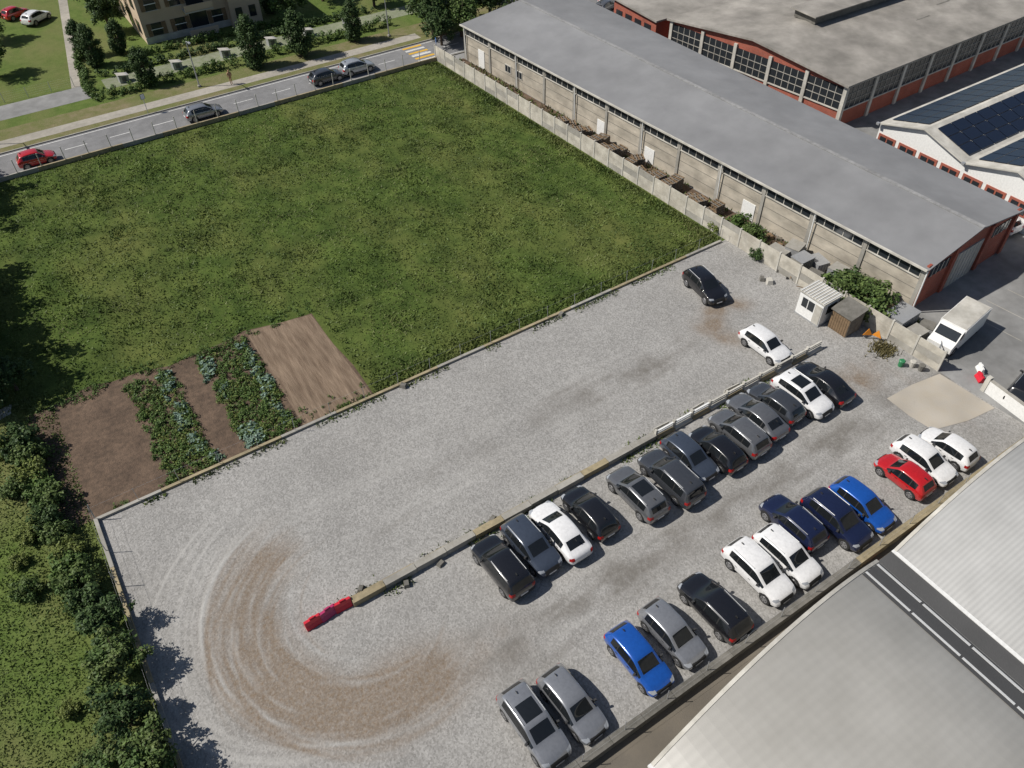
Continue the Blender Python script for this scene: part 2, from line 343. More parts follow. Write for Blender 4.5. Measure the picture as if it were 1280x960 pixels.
def leaf_cloud(C,Rd,n,size,seed,up=.5):
    r=np.random.default_rng(seed); C=np.repeat(C,n,0); Rd=np.repeat(Rd,n)
    d=r.normal(size=(len(C),3)); d/=np.linalg.norm(d,axis=1)[:,None]
    p=C+d*(Rd*(.35+.75*r.random(len(C))))[:,None]; p[:,2]=np.maximum(p[:,2],.03)
    nn=d*.7+r.normal(size=d.shape)*.5; nn[:,2]+=up; nn/=np.linalg.norm(nn,axis=1)[:,None]
    t=np.cross(nn,r.normal(size=d.shape)); t/=np.linalg.norm(t,axis=1)[:,None]; b=np.cross(nn,t)
    s=(size*(.6+.8*r.random(len(C))))[:,None]
    V=np.stack([p-t*s,p-b*s*.55,p+t*s,p+b*s*.55],1).reshape(-1,3)
    return V,np.arange(len(V)).reshape(-1,4)
def tree_mesh(kind,R,H,seed,size=.12,K=60,n=70,mat=None):
    r=np.random.default_rng(seed); d=r.normal(size=(K,3)); d/=np.linalg.norm(d,axis=1)[:,None]
    rad=(.35+.6*r.random(K))
    if kind=='cone':
        z=r.random(K)**1.1; rr=R*np.sin(np.pi*np.clip(z*.80+.16,0,1))**.8*(.45+.5*r.random(K)); a=r.random(K)*6.28
        C=np.stack([rr*np.cos(a),rr*np.sin(a),.5+z*(H-.6)],1); Rd=R*(.26+.12*r.random(K))
    elif kind=='bush':
        C=d*rad[:,None]*np.array([R,R,H*.5])+np.array([0,0,H*.5]); Rd=R*(.22+.15*r.random(K))
    else:
        k=1+.3*np.sin(3*np.arctan2(d[:,1],d[:,0])+seed)
        C=d*(rad*k)[:,None]*np.array([R,R,H*.36])+np.array([0,0,H*.62]); Rd=R*(.16+.14*r.random(K))
    V,F=leaf_cloud(C,Rd,n,size,seed+1)
    me=np_mesh('crown',V,F,[mat or m_leaf])
    mb=MB(); tr=.035*H+.03
    mb.cyl('t',(0,0,0),(.05,.03,H*.6),tr,tr*.5,m_bark,9)
    for i in range(0,min(K,14)):
        mb.cyl('t',(.03,.02,H*(.2+.02*i)),tuple(C[i]),tr*.4,tr*.1,m_bark,5)
    return me,mb.meshes()['t']
TM={'broad1':tree_mesh('broad',2,4.0,1,.12,60,70),'broad2':tree_mesh('broad',2,4.2,2,.12,66,70,m_leafd),
 'cone':tree_mesh('cone',1.5,5.4,3,.12,110,60,m_leafd),'cone2':tree_mesh('cone',1.5,5.2,13,.12,110,60,m_leafd),
 'bush1':tree_mesh('bush',1.2,1.7,4,.10,36,60),'bush2':tree_mesh('bush',1.3,1.4,5,.11,40,60,m_leafh),'bushy':tree_mesh('bush',1.1,1.4,6,.10,36,55,m_leafy),
 'bushd':tree_mesh('bush',1.3,1.8,8,.11,44,60,m_leafd)}
def tree(kind,x,y,s=1,name='tree',sz=None):
    c,t=TM[kind]; o=bpy.data.objects.new(name,t); link(o); link(bpy.data.objects.new('crown',c),o)
    o.location=(x,y,0); o.rotation_euler=(0,0,random.random()*6.28); o.scale=(s,s,sz or s); return o
# left edge hedge / trees
for i,y in enumerate(np.arange(32.2,47.2,1.45)):
    tree(['bushd','bush1','bush2','bushy','bush1'][i%5],-7.9-.2*(i%3)-(y-32)*.05,y,.8+.35*random.random(),'bush')
for i,y in enumerate(np.arange(35,48,4.1)): tree(['bush1','bushy'][i%2],-9.8-random.random(),y,.6+.3*random.random(),'bush')
for x,y,s,k in ((-7.5,30.0,.72,'broad2'),(-7.3,27.2,.85,'broad1'),(-7.7,24.3,.78,'broad2'),(-7.3,21.7,.85,'broad1'),(-8.4,19.4,.8,'broad2'),(-7.5,17.0,.8,'broad1'),(-9.3,23.0,.5,'broad1'),(-8.4,53.3,.75,'broad2'),(-10.2,51.4,.75,'broad2'),(-10.5,54.5,.8,'broad1')):
    tree(k,x,y,s,sz=s*.85)
for x,y in ((-10.8,37.5),(-10.2,26.6)): tree('bushy',x,y,.5,'bush')
# trees west of the meadow, they shade its edge
for x,y,s in ((-12.8,56,2.1),(-13.4,61,2.2),(-13.8,66,2.1),(-13.0,70.5,2.0),(-12.6,79,1.7),(-11.8,85,2.3),(-12.2,90,2.1)): tree('broad1',x,y,s)
# far side
for x,y,s,k in ((25.5,96.3,1.1,'cone'),(31.2,96.1,1.08,'cone2'),(38.6,96.6,.9,'cone'),(13.2,98.9,.85,'cone2'),(9.6,108,.9,'cone'),(33.5,112,.9,'cone'),(13,110,.8,'cone2'),(9,112,.8,'cone')): tree(k,x,y,s,'conical_tree')
for x,y,s,k in ((47.6,92.2,1.35,'broad2'),(50.5,90.0,1.3,'broad1'),(47.0,89.0,1.0,'broad2'),(52.5,93.5,1.4,'broad2'),(49,95.5,1.3,'broad1'),(56,92,1.3,'broad2'),(60.5,91,1.2,'broad1'),(35,108,1.2,'broad1'),(41,112,1.3,'broad2'),(46,106,1.2,'broad1'),(-1,112,1.2,'broad1'),(0,124,1.3,'broad2'),(13.6,118,1.3,'broad2'),(14,126,1.3,'broad1'),(52,104,1.4,'broad2'),(58,100,1.3,'broad1'),(73,92,1.2,'broad2'),(66,99,1.2,'broad1')): tree(k,x,y,s)
for x,y,s,k in ((47.8,38.3,1.15,'bush2'),(47.9,36.6,1.0,'bush1'),(46.9,39.7,.85,'bushy'),(47.6,26.8,1.5,'bush1'),(48.4,25.0,1.6,'bush1'),(48.8,27.6,1.2,'bushd'),(49.4,26.2,1.2,'bush1'),(47.3,43,.6,'bushd'),(46.9,34.8,.7,'bushd')): tree(k,x,y,s,'bush')
# hedges
def hedge(name,p0,p1,h,wd,mat=m_leafh,seed=1):
    p0=np.array(p0);p1=np.array(p1); L=np.linalg.norm(p1-p0); n=int(L*7); r=np.random.default_rng(seed)
    t=r.random(n); C=p0+(p1-p0)*t[:,None]; nrm=np.array([-(p1-p0)[1],(p1-p0)[0]])/L
    C=C+nrm*((r.random(n)-.5)*wd)[:,None]; C=np.column_stack([C,r.random(n)*(h-.3)+.15])
    V,F=leaf_cloud(C,np.full(n,.34),34,.11,seed); return link(bpy.data.objects.new(name,np_mesh(name,V,F,[mat])))
hedge('hedge',(7,98.4),(24,98.4),1.2,1.1,seed=1); hedge('hedge',(25,98.6),(45,98.9),1.2,1.1,seed=2)
hedge('hedge',(9,104.4),(45,104.6),.9,1.0,m_leafd,3); hedge('hedge',(6.9,99),(8.2,112),1.0,.8,seed=4); hedge('hedge',(14,108),(34,107.4),1.0,.9,m_leafh,5)
# garden crops
def crop(name,x0,x1,y0,y1,n,mat,seed,rad=.22,size=.08,k=26,thr=.3):
    r=np.random.default_rng(seed); C=np.column_stack([r.uniform(x0,x1,n),r.uniform(y0,y1,n),r.uniform(.03,.16,n)])
    C[:,0]+=.18*np.sin(C[:,1]*1.7+seed)
    C=C[vnoise(C[:,0],C[:,1],.8,seed)>thr]
    V,F=leaf_cloud(C,np.full(len(C),rad),k,size,seed); link(bpy.data.objects.new(name,np_mesh(name,V,F,[mat])))
crop('weed_bed',-1.8,1.4,38.6,49.2,560,m_leafh,60,.24,.07,24,.22); crop('weed_bed',3.4,7.2,38.6,49.6,700,m_leafh,61,.24,.07,24,.22)
crop('weed_bed',-1.8,1.4,38.5,49,300,m_leafy,62,.24,.07,20,.42); crop('weed_bed',3.4,7.1,38.5,49.5,340,m_leafy,68,.24,.07,20,.42)
crop('cabbage_row',.3,1.2,40,48.8,110,m_cabb,63,.28,.12,thr=.3)
crop('cabbage_row',3.4,4.1,44.0,49.0,50,m_cabb,64,.28,.12); crop('cabbage_row',6.3,7.0,39.3,48.8,70,m_cabb,65,.26,.12); crop('cabbage_row',3.4,4.7,38.7,40.4,40,m_cabb,66,.3,.12)
crop('cabbage_row',1.0,1.8,38.6,39.5,12,m_cabb,67,.26,.11)
crop('weed',-8.5,12.6,38.45,38.75,150,m_leafh,71,.2,.06,20,.5); crop('weed',7.3,12.4,38.6,40,30,m_leafh,72,.15,.06,14,.5)
crop('weed',-8.5,12.8,49.4,50.8,260,m_leafh,73,.22,.06,20,.4)
# ---------------------------------------------------------------- walls, fences
fr=Frame((WX(85.5),85.5),(WX(17.8),17.8)); mb=MB(); n=int(fr.L/2.1); st=fr.L/n
for i in range(n):
    for j in range(3): mb.box('panels',fr((i+.5)*st,0,.3+j*.6),(st-.12,.06,.585),m_conc_w if (i*7+j*3)%5 else m_conc,fr.a)
for i in range(n+1): mb.box('posts',fr(i*st,0,.95),(.13,.15,1.9),m_conc_l,fr.a)
mb.build('concrete_panel_wall')
mb=MB(); fr2=Frame((48.3,14.8),(47.9,10.9))
mb.box('w',fr2(2,0,.55),(3.9,.18,1.1),m_white,fr2.a); mb.box('w',fr2(2,0,1.12),(3.9,.24,.06),m_conc,fr2.a); mb.box('w',fr2(.0,0,.65),(.3,.3,1.3),m_conc_l,fr2.a); mb.build('white_gate_wall')
mb=MB(); mb.box('g',(47.6,18.1,.7),(.3,.3,1.4),m_rplas); 
for i in range(10): mb.box('g',(47.7+i*.2,18.3+i*.12,.6),(.05,.05,1.0),m_steel)
mb.box('g',(48.7,18.9,1.1),(2.2,.05,.06),m_steel,.54); mb.box('g',(48.7,18.9,.2),(2.2,.05,.06),m_steel,.54); mb.build('sliding_gate')
def wire_fence(name,p0,p1,step,h,base=None,post=m_steel,wires=5,r=.03,basew=.22):
    f=Frame(p0,p1); mb=MB(); n=max(1,int(f.L/step)); st=f.L/n; z0=0
    if base:
        k=max(1,int(f.L/4)); s2=f.L/k
        for i in range(k): mb.box('kerb_base',f((i+.5)*s2,0,base/2),(s2-.02,basew,base),m_conc_t if i%3 else m_conc,f.a+random.uniform(-.004,.004))
        z0=base
    for i in range(n+1): mb.cyl('posts',f(i*st,0,0),f(i*st+random.uniform(-.05,.05),random.uniform(-.05,.05),z0+h),r,r,post,6)
    for j in range(wires): mb.cyl('wires',f(0,0,z0+h*(j+1)/wires-.05),f(f.L,0,z0+h*(j+1)/wires-.05),.004,.004,post,4)
    return mb.build(name)
wire_fence('lot_fence',(-6.3,38.2),(45.8,38.2),2.6,1.15,.20,wires=1,r=.018)
wire_fence('side_fence',(-6.3,38.2),(-6.3,5),2.6,1.3,.28,wires=2,r=.025)
wire_fence('road_fence',(-30,85.35),(44.2,85.35),2.2,1.35,.45,m_conc_l,2,.045,.2)
wire_fence('garden_fence',(-9,104),(6,103.6),2.5,1.2)
wire_fence('south_fence',(-6.3,10.15),(47.6,10.35),2.6,1.5,None,wires=2,r=.022)
mb=MB(); f=Frame((-6.3,10.15),(47.6,10.35)); k=27; s2=f.L/k
for i in range(k): mb.box('w',f((i+.5)*s2,.0,.3),(s2-.02,.42,.6),m_conc_d if i<18 else m_conc_t,f.a)
mb.build('boundary_wall')
# centre divider
mb=MB(); x=4.4; i=0
while x<25.2:
    l=2.0; mb.box('kerb_blocks',(x+l/2,24.2+random.uniform(-.03,.03),.24),(l-.03,.42,.48),m_conc if (i%4) else m_conc_t,random.uniform(-.006,.006))
    mb.box('kerb_blocks',(x+l/2,24.52,.08),(l-.05,.2,.16),m_conc_t,random.uniform(-.02,.02)); x+=l; i+=1
while x<41:
    l=1.6 ; mm=m_white if x<31 else m_conc_l
    mb.box('barrier_panels',(x+l/2,24.2,.62),(l-.1,.12,.12),mm); mb.box('barrier_panels',(x+l/2,24.2,.36),(l-.1,.07,.12),mm); mb.box('barrier_panels',(x+l/2,24.15,.1),(l-.1,.42,.2),m_conc_t if i%2 else m_conc_l)
    mb.box('barrier_panels',(x+.05,24.2,.42),(.14,.2,.84),m_conc_l)
    if x<36 and i%2: mb.box('barrier_panels',(x+l/2,24.5,.36),(l*.8,.06,.5),m_conc_l,random.uniform(-.05,.05))
    x+=l; i+=1
for xx,yy_ in ((5.2,24.8),(14,24.7),(9.8,23.7)): mb.box('rubble',(xx,yy_,.12),(.5,.35,.22),m_conc_d,random.random(),taper=.7)
mb.build('divider_wall')
# red water-filled barriers
def barrier(x,y,rz,nm='road_barrier',s=1,mm=m_rplas):
    mb=MB(); L=.95
    prof=[(-.24,0),(-.24,.12),(-.12,.32),(-.08,.62),(.08,.62),(.12,.32),(.24,.12),(.24,0)]
    V=[(-L/2,a_,b_) for a_,b_ in prof]+[(L/2,a_,b_) for a_,b_ in prof]; n=8
    mb.add('b',V,[(i,(i+1)%n,(i+1)%n+n,i+n) for i in range(n)]+[tuple(range(n-1,-1,-1)),tuple(range(n,2*n))],mm)
    mb.box('b',(0,0,.68),(.3,.1,.12),mm); mb.box('b',(L/2+.02,0,.35),(.06,.12,.4),mm)
    o=mb.build(nm,(x,y,.02),rz); o.scale=(s,s,s)
m_mag=flat('magenta_plastic',(.42,.03,.12),.4)
for x,y,q,mm in ((2.1,24.3,.08,m_rplas),(3.0,24.35,.16,m_mag),(3.9,24.35,-.02,m_rplas)): barrier(x,y,q,mm=mm)
barrier(49.0,15.6,1.0,s=.8); barrier(49.8,16.1,.9,s=.8,mm=m_white); barrier(64.5,21.5,.2,s=.7); barrier(65.3,21.9,.9,s=.7,mm=m_white)
mb=MB()
for x,y,s in ((28.7,38.0,.35),(14.8,37.9,.4),(45.0,31.8,.5),(44.8,32.4,.4),(7.5,23.6,.35)):
    mb.box('b',(x,y,s*.4),(s*1.3,s,s*.8),m_conc_l if s>.45 else m_conc_d,x,taper=.75)
mb.build('concrete_block')

# ---------------------------------------------------------------- long warehouse
A0=Vector((47.3,83.5)); A1=Vector((51.35,23.3)); B0=Vector((63.4,83.3)); B1=Vector((63.9,24.0)); he=4.15; hr=5.1
f=Frame(A0,A1); mb=MB()
if f.n.x>0: f.n=-f.n
mb.add('walls',[(*A0,0),(*A1,0),(*A1,he),(*A0,he)],[(0,1,2,3)],m_fac)
mb.add('walls',[(*B0,0),(*B1,0),(*B1,he),(*B0,he)],[(3,2,1,0)],m_fac)
R0=(A0+B0)/2; R1=(A1+B1)/2
mb.add('walls',[(*A0,0),(*B0,0),(*B0,he),(*R0,hr),(*A0,he)],[(0,1,2,3,4)],m_fac)
mb.add('walls',[(*A1,0),(*B1,0),(*B1,he),(*R1,hr),(*A1,he)],[(4,3,2,1,0)],m_brick)
ov=.35
def ext(P,Q,o): d=(Q-P).normalized(); return P-d*o,Q+d*o
a0,a1=ext(A0,A1,ov); b0,b1=ext(B0,B1,ov); r0,r1=ext(R0,R1,ov)
n_=f.n*ov
mb.slab('roof',[(a0.x+n_.x,a0.y+n_.y,he+.0),(r0.x,r0.y,hr+.1),(r1.x,r1.y,hr+.1),(a1.x+n_.x,a1.y+n_.y,he+.0)][::-1],.1,m_roof)
mb.slab('roof',[(r0.x,r0.y,hr+.1),(b0.x-n_.x,b0.y,he),(b1.x-n_.x,b1.y,he),(r1.x,r1.y,hr+.1)][::-1],.1,m_roof)
rf=Frame(r0,r1); mb.box('ridge_cap',(*((r0+r1)/2),hr+.12),(rf.L,.35,.07),M('ridge_metal',(.32,.32,.32)),rf.a)
mb.box('gutter',f(f.L/2,ov+.09,he-.02),(f.L+.6,.16,.14),m_conc_l,f.a)
nb=12; bw_=f.L/nb
for i in range(nb+1):
    mb.box('pilasters',f(i*bw_,.05,he/2),(.32,.1,he-.1),m_conc,f.a)
    if i%2==0: mb.cyl('downpipes',f(i*bw_+.3,.14,.1),f(i*bw_+.3,.3,he-.1),.06,.06,m_white,6)
for i in range(nb):
    u=(i+.5)*bw_
    mb.box('strip_windows',f(u,.012,he-.75),(bw_-.5,.03,.6),m_glass,f.a)
    for k in range(6): mb.box('window_bars',f(u-(bw_-.5)/2+(k+.0)*(bw_-.5)/5,.035,he-.75),(.06,.03,.62),m_conc_l,f.a)
    mb.box('sills',f(u,.06,he-1.1),(bw_-.4,.12,.07),m_conc_l,f.a)
    for zz in (1.0,2.0): mb.box('panel_joints',f(u,.006,zz),(bw_-.35,.012,.035),m_conc_d,f.a)
for u in (8.5,10.6):
    mb.box('small_windows',f(u,.02,1.7),(1.1,.05,.9),m_conc_l,f.a)
    for q in (-.26,.26): mb.box('small_windows',f(u+q,.05,1.7),(.42,.03,.7),m_glass,f.a)
for u,ww,hh in ((3.3,1.2,2.1),(24.5,1.3,1.6),(31.5,1.3,1.5),(44,1.4,1.6)): mb.box('doors',f(u,.03,hh/2+.05),(ww,.06,hh),m_white,f.a)
g=Frame(A1,B1)
if g.n.y>0: g.n=-g.n
mb.box('gable_door',g(6.3,.05,1.65),(3.6,.1,3.3),m_conc_l,g.a)
for q in range(7): mb.box('gable_door',g(4.7+q*.53,.115,1.65),(.04,.03,3.2),m_steel,g.a)
for u in (.15,3.9,8.7,g.L-.15): mb.box('brick_piers',g(u,.1,he/2+.1),(.45,.2,he+.1),m_brick,g.a)
for u in (2.1,10.6): mb.box('gable_windows',g(u,.03,3.2),(2.6,.06,.9),m_glass,g.a)
for u in (2.1,10.6): 
    for q in (-.9,-.3,.3,.9): mb.box('gable_windows',g(u+q,.07,3.2),(.06,.04,.95),m_conc_l,g.a)
mb.build('long_warehouse')

# ---------------------------------------------------------------- brick factory
C=[Vector((67.2,69.5)),Vector((70.0,46.5)),Vector((112,47.5)),Vector((112,70.5))]; he2=4.6; hr2=5.7
mb=MB(); ml=(C[0]+C[1])/2; mr=(C[2]+C[3])/2
mb.add('walls',[(*C[0],0),(*C[1],0),(*C[1],he2),(*ml,hr2),(*C[0],he2)],[(0,1,2,3,4)],m_brick)
mb.add('walls',[(*C[1],0),(*C[2],0),(*C[2],he2),(*C[1],he2)],[(0,1,2,3)],m_brick)
mb.add('walls',[(*C[3],0),(*C[0],0),(*C[0],he2),(*C[3],he2)],[(0,1,2,3)],m_brick)
o=.5
mb.slab('roof',[(C[0].x-o,C[0].y+o,he2+.1),(ml.x-o,ml.y,hr2+.15),(mr.x,mr.y,hr2+.15),(C[3].x,C[3].y+o,he2+.1)][::-1],.22,m_roofold)
mb.slab('roof',[(ml.x-o,ml.y,hr2+.15),(C[1].x-o,C[1].y-o,he2+.1),(C[2].x,C[2].y-o,he2+.1),(mr.x,mr.y,hr2+.15)][::-1],.22,m_roofold)
def glazing(f,n,z0,z1,start=0,hfun=None):
    bw=f.L/n
    for i in range(n):
        u=(i+.5)*bw; zt=z1
        mb.box('glazing',f(u,.03,(z0+zt)/2),(bw-.5,.06,zt-z0),m_glass,f.a)
        for k in range(1,5): mb.box('mullions',f(u-(bw-.5)/2+k*(bw-.5)/5,.075,(z0+zt)/2),(.07,.05,zt-z0),m_conc,f.a)
        for k in range(1,3): mb.box('mullions',f(u,.08,z0+k*(zt-z0)/3),(bw-.5,.05,.06),m_conc,f.a)
        mb.box('sills',f(u,.08,z0-.06),(bw-.4,.16,.12),m_conc_l,f.a)
    for i in range(n+1): mb.box('columns',f(i*bw,.1,he2/2),(.4,.22,he2),m_conc_l,f.a)
f1=Frame(C[0],C[1]); f1.n=-f1.n if f1.n.x>0 else f1.n
glazing(f1,5,1.9,4.2)
f2=Frame(C[1],C[2]); f2.n=-f2.n if f2.n.y>0 else f2.n
glazing(f2,9,1.9,4.2)
mb.box('roof_monitor',(90,58.5,hr2+.55),(27,3.0,.9),m_conc_d); mb.slab('roof_monitor',[(76,56.7,hr2+1.05),(104,56.7,hr2+1.05),(104,60.3,hr2+1.15),(76,60.3,hr2+1.15)],.12,m_roofold)
for i in range(5): mb.box('roof_patches',(78+i*5.5,52.6+(i%2)*1.4,he2+.62+(i%2)*.13),(2.4,.9,.08),m_conc_d,0)
mb.build('brick_factory')
mb=MB(); mb.box('walls',(75,76,1.9),(16,8,3.8),m_brick); mb.slab('roof',[(66.6,71.6,3.9),(83.4,71.6,3.9),(83.4,80.4,4.3),(66.6,80.4,4.3)],.2,m_roofold)
for i in range(4): mb.box('windows',(66.98,73.5+i*1.8,2.3),(.06,1.2,1.3),m_glass)
mb.build('brick_annex')

# ---------------------------------------------------------------- solar-roof building
mb=MB(); x0,x1=68.0,104
ys=[40.5,31.4,22.3,13.2]; he3=3.6; hr3=4.9
for i in range(3):
    ya,yb=ys[i],ys[i+1]; ym=(ya+yb)/2
    mb.add('walls',[(x0,ya,0),(x0,yb,0),(x0,yb,he3),(x0,ym,hr3),(x0,ya,he3)],[(0,1,2,3,4)],m_white)
    for A,B,z0,z1 in ((ya,ym,he3,hr3),(ym,yb,hr3,he3)):
        mb.slab('roof',[(x0-.4,A,z0+.08),(x0-.4,B,z1+.08),(x1,B,z1+.08),(x1,A,z0+.08)],.12,m_conc_l)
        sl=(z1-z0)/(B-A)
        for c in range(17):
            for q in range(3):
                xa=x0+.8+c*1.9; A2=A+(B-A)*(.12+q*.27); B2=A+(B-A)*(.12+q*.27+.255)
                mb.slab('solar_panels',[(xa,A2,z0+sl*(A2-A)+.2),(xa,B2,z0+sl*(B2-A)+.2),(xa+1.78,B2,z0+sl*(B2-A)+.2),(xa+1.78,A2,z0+sl*(A2-A)+.2)],.05,m_solar)
    for k in range(4):
        yc=ya-(k+.5)*(ya-yb)/4
        mb.box('window_band',(x0-.03,yc,2.0),(.06,1.9,1.3),m_brick); 
        for q in (-.4,.4): mb.box('window_band',(x0-.08,yc+q,2.0),(.06,.62,.9),m_glass)
    mb.box('gutters',(x0-.45,ya,he3+.05),(.25,.3,.2),m_steel)
mb.add('walls',[(x0,40.5,0),(x1,40.5,0),(x1,40.5,he3),(x0,40.5,he3)],[(3,2,1,0)],m_white)
mb.build('solar_roof_building')

# ---------------------------------------------------------------- vaulted hangars
def vault(name,x0,x1,yf0,yf1,he,rise,mat,strip):
    mb=MB(); n=28; P=[]
    for i in range(n+1):
        t=i/n; P.append((x0+(x1-x0)*t,yf0+(yf1-yf0)*t,he+rise*4*t*(1-t)))
    yb=-40
    V=[p for p in P]+[(p[0],yb,p[2]) for p in P]
    mb.add('roof',V,[(i,i+n+1,i+n+2,i+1) for i in range(n)],mat)
    V=[(p[0],p[1]-.35,p[2]-.12) for p in P]+[(p[0],p[1]-.35,0) for p in P]
    mb.add('front_wall',V,[(i,i+1,i+n+2,i+n+1) for i in range(n)],m_conc)
    V=[(p[0],p[1],p[2]+.03) for p in P]+[(p[0],p[1]+.03,p[2]-.2) for p in P]+[(p[0],p[1]-.18,p[2]+.035) for p in P]
    mb.add('verge_trim',V,[(i,i+1,i+n+2,i+n+1) for i in range(n)]+[(i+2*n+2,i+2*n+3,i+1,i) for i in range(n)],m_conc_l)
    mb.box('side_wall',(x0+.2,(yf0+yb)/2-.4,he/2-.1),(.25,yf0-yb-.6,he-.2),m_conc)
    mb.box('side_wall',(x1-.2,(yf1+yb)/2-.4,he/2-.1),(.25,yf1-yb-.6,he-.2),m_conc)
    mb.box('eave_trim',(x0-.05,(yf0+yb)/2,he-.06),(.2,yf0-yb,.18),m_white)
    for (i0,i1,m_,lift,seg,gap) in strip:
        for j in range(int(40/seg)):
            ya=yf0+(yf1-yf0)*i1-.25-j*seg
            q=[(x0+(x1-x0)*t,yy2,he+rise*4*t*(1-t)+lift) for t,yy2 in ((i0,ya),(i0,ya-seg+gap),(i1,ya-seg+gap),(i1,ya))]
            mb.slab('roof_strips',q,.02,m_)
    mb.build(name)
vault('vaulted_hangar',11.3,27.5,7.5,8.8,4.5,2.0,m_vault1,[(.88,.90,m_vdark,.035,2.2,0),(.90,.93,m_vdark,.035,2.2,0),(.93,.965,m_vdark,.035,2.2,0),(.965,.995,m_vdark,.035,2.2,0),(.897,.907,m_white,.06,2.7,.12),(.972,.984,m_white,.06,2.7,.12)])
vault('vaulted_hangar',28.7,45.2,8.7,9.2,4.5,1.8,m_vault2,[])
mb=MB(); mb.box('g',(28.1,-15.8,4.42),(1.25,49,.12),m_vdark); mb.build('roof_gutter')
mb=MB()
for i,(x,y,c,s) in enumerate(((33,9.6,m_steel,.5),(34.5,9.5,m_wood,.6),(37.2,9.7,m_blue,.7),(38.2,9.6,m_blue,.6),(31,9.5,m_rplas,.3),(29.5,9.6,m_conc_l,.4))):
    mb.box('b',(x,y,s/2),(s*1.4,s*.7,s),c,random.random()*.4,taper=.9); mb.box('b',(x,y,s+.02),(s*1.5,s*.75,.05),m_conc_d,.1)
mb.build('storage_crate')

# ---------------------------------------------------------------- apartments
mb=MB(); mb.box('walls',(23.5,121,5),(14,20,10),m_stucco); mb.box('roof',(23.5,121,10.15),(15,21,.3),M('roof_tile',(.3,.13,.08)))
mb.box('wing',(29.5,112,4.2),(4,4,8.4),m_stucco); mb.box('base_course',(23.5,110.93,.4),(14.05,.1,.8),m_conc_l)
for fl in range(3):
    z=1.6+fl*3
    for x in (18.2,21.2,26):
        mb.box('windows',(x,110.97,z),(1.3,.08,1.5),m_glass); mb.box('frames',(x,110.93,z),(1.5,.06,.08),m_white); mb.box('frames',(x,110.95,z-.8),(1.6,.16,.08),m_conc_l)
        mb.box('shutters',(x-.95,110.95,z),(.5,.08,1.5),m_wood); mb.box('shutters',(x+.95,110.95,z),(.5,.08,1.5),m_wood)
    mb.box('balcony',(23.6,110.2,fl*3+.15),(3.6,1.6,.18),m_conc_l); mb.box('balcony',(23.6,109.45,fl*3+.6),(3.6,.1,.8),m_stucco); mb.box('balcony_door',(23.6,110.95,z-.1),(2.2,.1,2.1),m_glass)
    for y in (113,117,121,125): mb.box('windows',(16.48,y,z),(.08,1.3,1.5),m_glass); mb.box('shutters',(16.46,y+.95,z),(.08,.5,1.5),m_wood)
    for x in (28.6,30.4): mb.box('windows',(x,109.97,z),(.9,.08,1.4),m_glass)
mb.build('apartment_building')
for i,x in enumerate((11.2,17.5,23.5,29.5,34.5,40.0)):
    mb=MB(); mb.box('top',(0,0,.85),(1.3,1.0,.06),m_conc_l,tilt=.2); mb.box('body',(0,0,.4),(1.1,.8,.8),m_steel); mb.box('body',(0,-.42,.4),(.5,.03,.5),m_conc_d); mb.build('utility_cabinet',(x,101.6,.02),.1)

# ---------------------------------------------------------------- street lamps
def lamp(x,y,h,rz):
    mb=MB(); mb.cyl('pole',(0,0,0),(0,0,h),.09,.05,m_steel,8); mb.cyl('arm',(0,0,h),(1.2,0,h+.25),.04,.035,m_steel,6); mb.box('head',(1.4,0,h+.27),(.6,.22,.1),m_steel); mb.box('base',(0,0,.1),(.35,.35,.2),m_conc)
    mb.build('street_lamp',(x,y,0),rz)
lamp(18.1,95.0,5.2,-1.57); lamp(42.9,95.4,5.6,-1.57); lamp(-6,95,5.6,-1.57)
mb=MB(); mb.cyl('p',(0,0,0),(0,0,2.0),.035,.035,m_steel,6); mb.box('p',(0,0,1.9),(.5,.03,.6),m_black); mb.box('p',(0,-.02,1.9),(.42,.02,.52),m_white); mb.build('traffic_sign',(11.3,91.7,0),.3)
mb=MB(); mb.cyl('p',(0,0,0),(0,0,2.3),.035,.035,m_steel,6); mb.box('p',(0,0,2.1),(.6,.03,.6),m_blue); mb.build('crossing_sign',(44.6,85.9,0),1.2)

# ---------------------------------------------------------------- yard props
mb=MB(); mb.box('walls',(0,0,1.1),(1.9,2.2,2.0),m_white); mb.box('roof',(0,0,2.16),(2.1,2.4,.1),m_conc_l)
for i in range(9): mb.box('roof',(0,-1.05+i*.26,2.23),(2.05,.06,.05),m_white)
mb.box('window',(-.96,.2,1.35),(.04,1.1,.8),m_glass); mb.box('window',(-.99,.2,1.35),(.03,.06,.8),m_white); mb.box('window',(.1,-1.11,1.35),(1.0,.04,.8),m_glass)
mb.box('door',(-.97,-.75,.95),(.04,.6,1.7),m_conc_l); mb.box('floor_frame',(0,0,.06),(2.0,2.3,.12),m_steel); mb.build('site_cabin',(44.9,27.0,.02),.03)
mb=MB(); mb.box('walls',(0,0,.9),(1.6,1.6,1.8),m_wood)
for i in range(8): mb.box('planks',(-.81,-.7+i*.2,.9),(.03,.17,1.75),m_wood); mb.box('planks',(-.7+i*.2,-.81,.9),(.17,.03,1.75),m_pallet)
mb.slab('roof',[(-.95,-.95,1.8),(.95,-.95,2.05),(.95,.95,2.05),(-.95,.95,1.8)],.06,m_conc_d); mb.build('wooden_shed',(45.5,24.7,.02),.02)
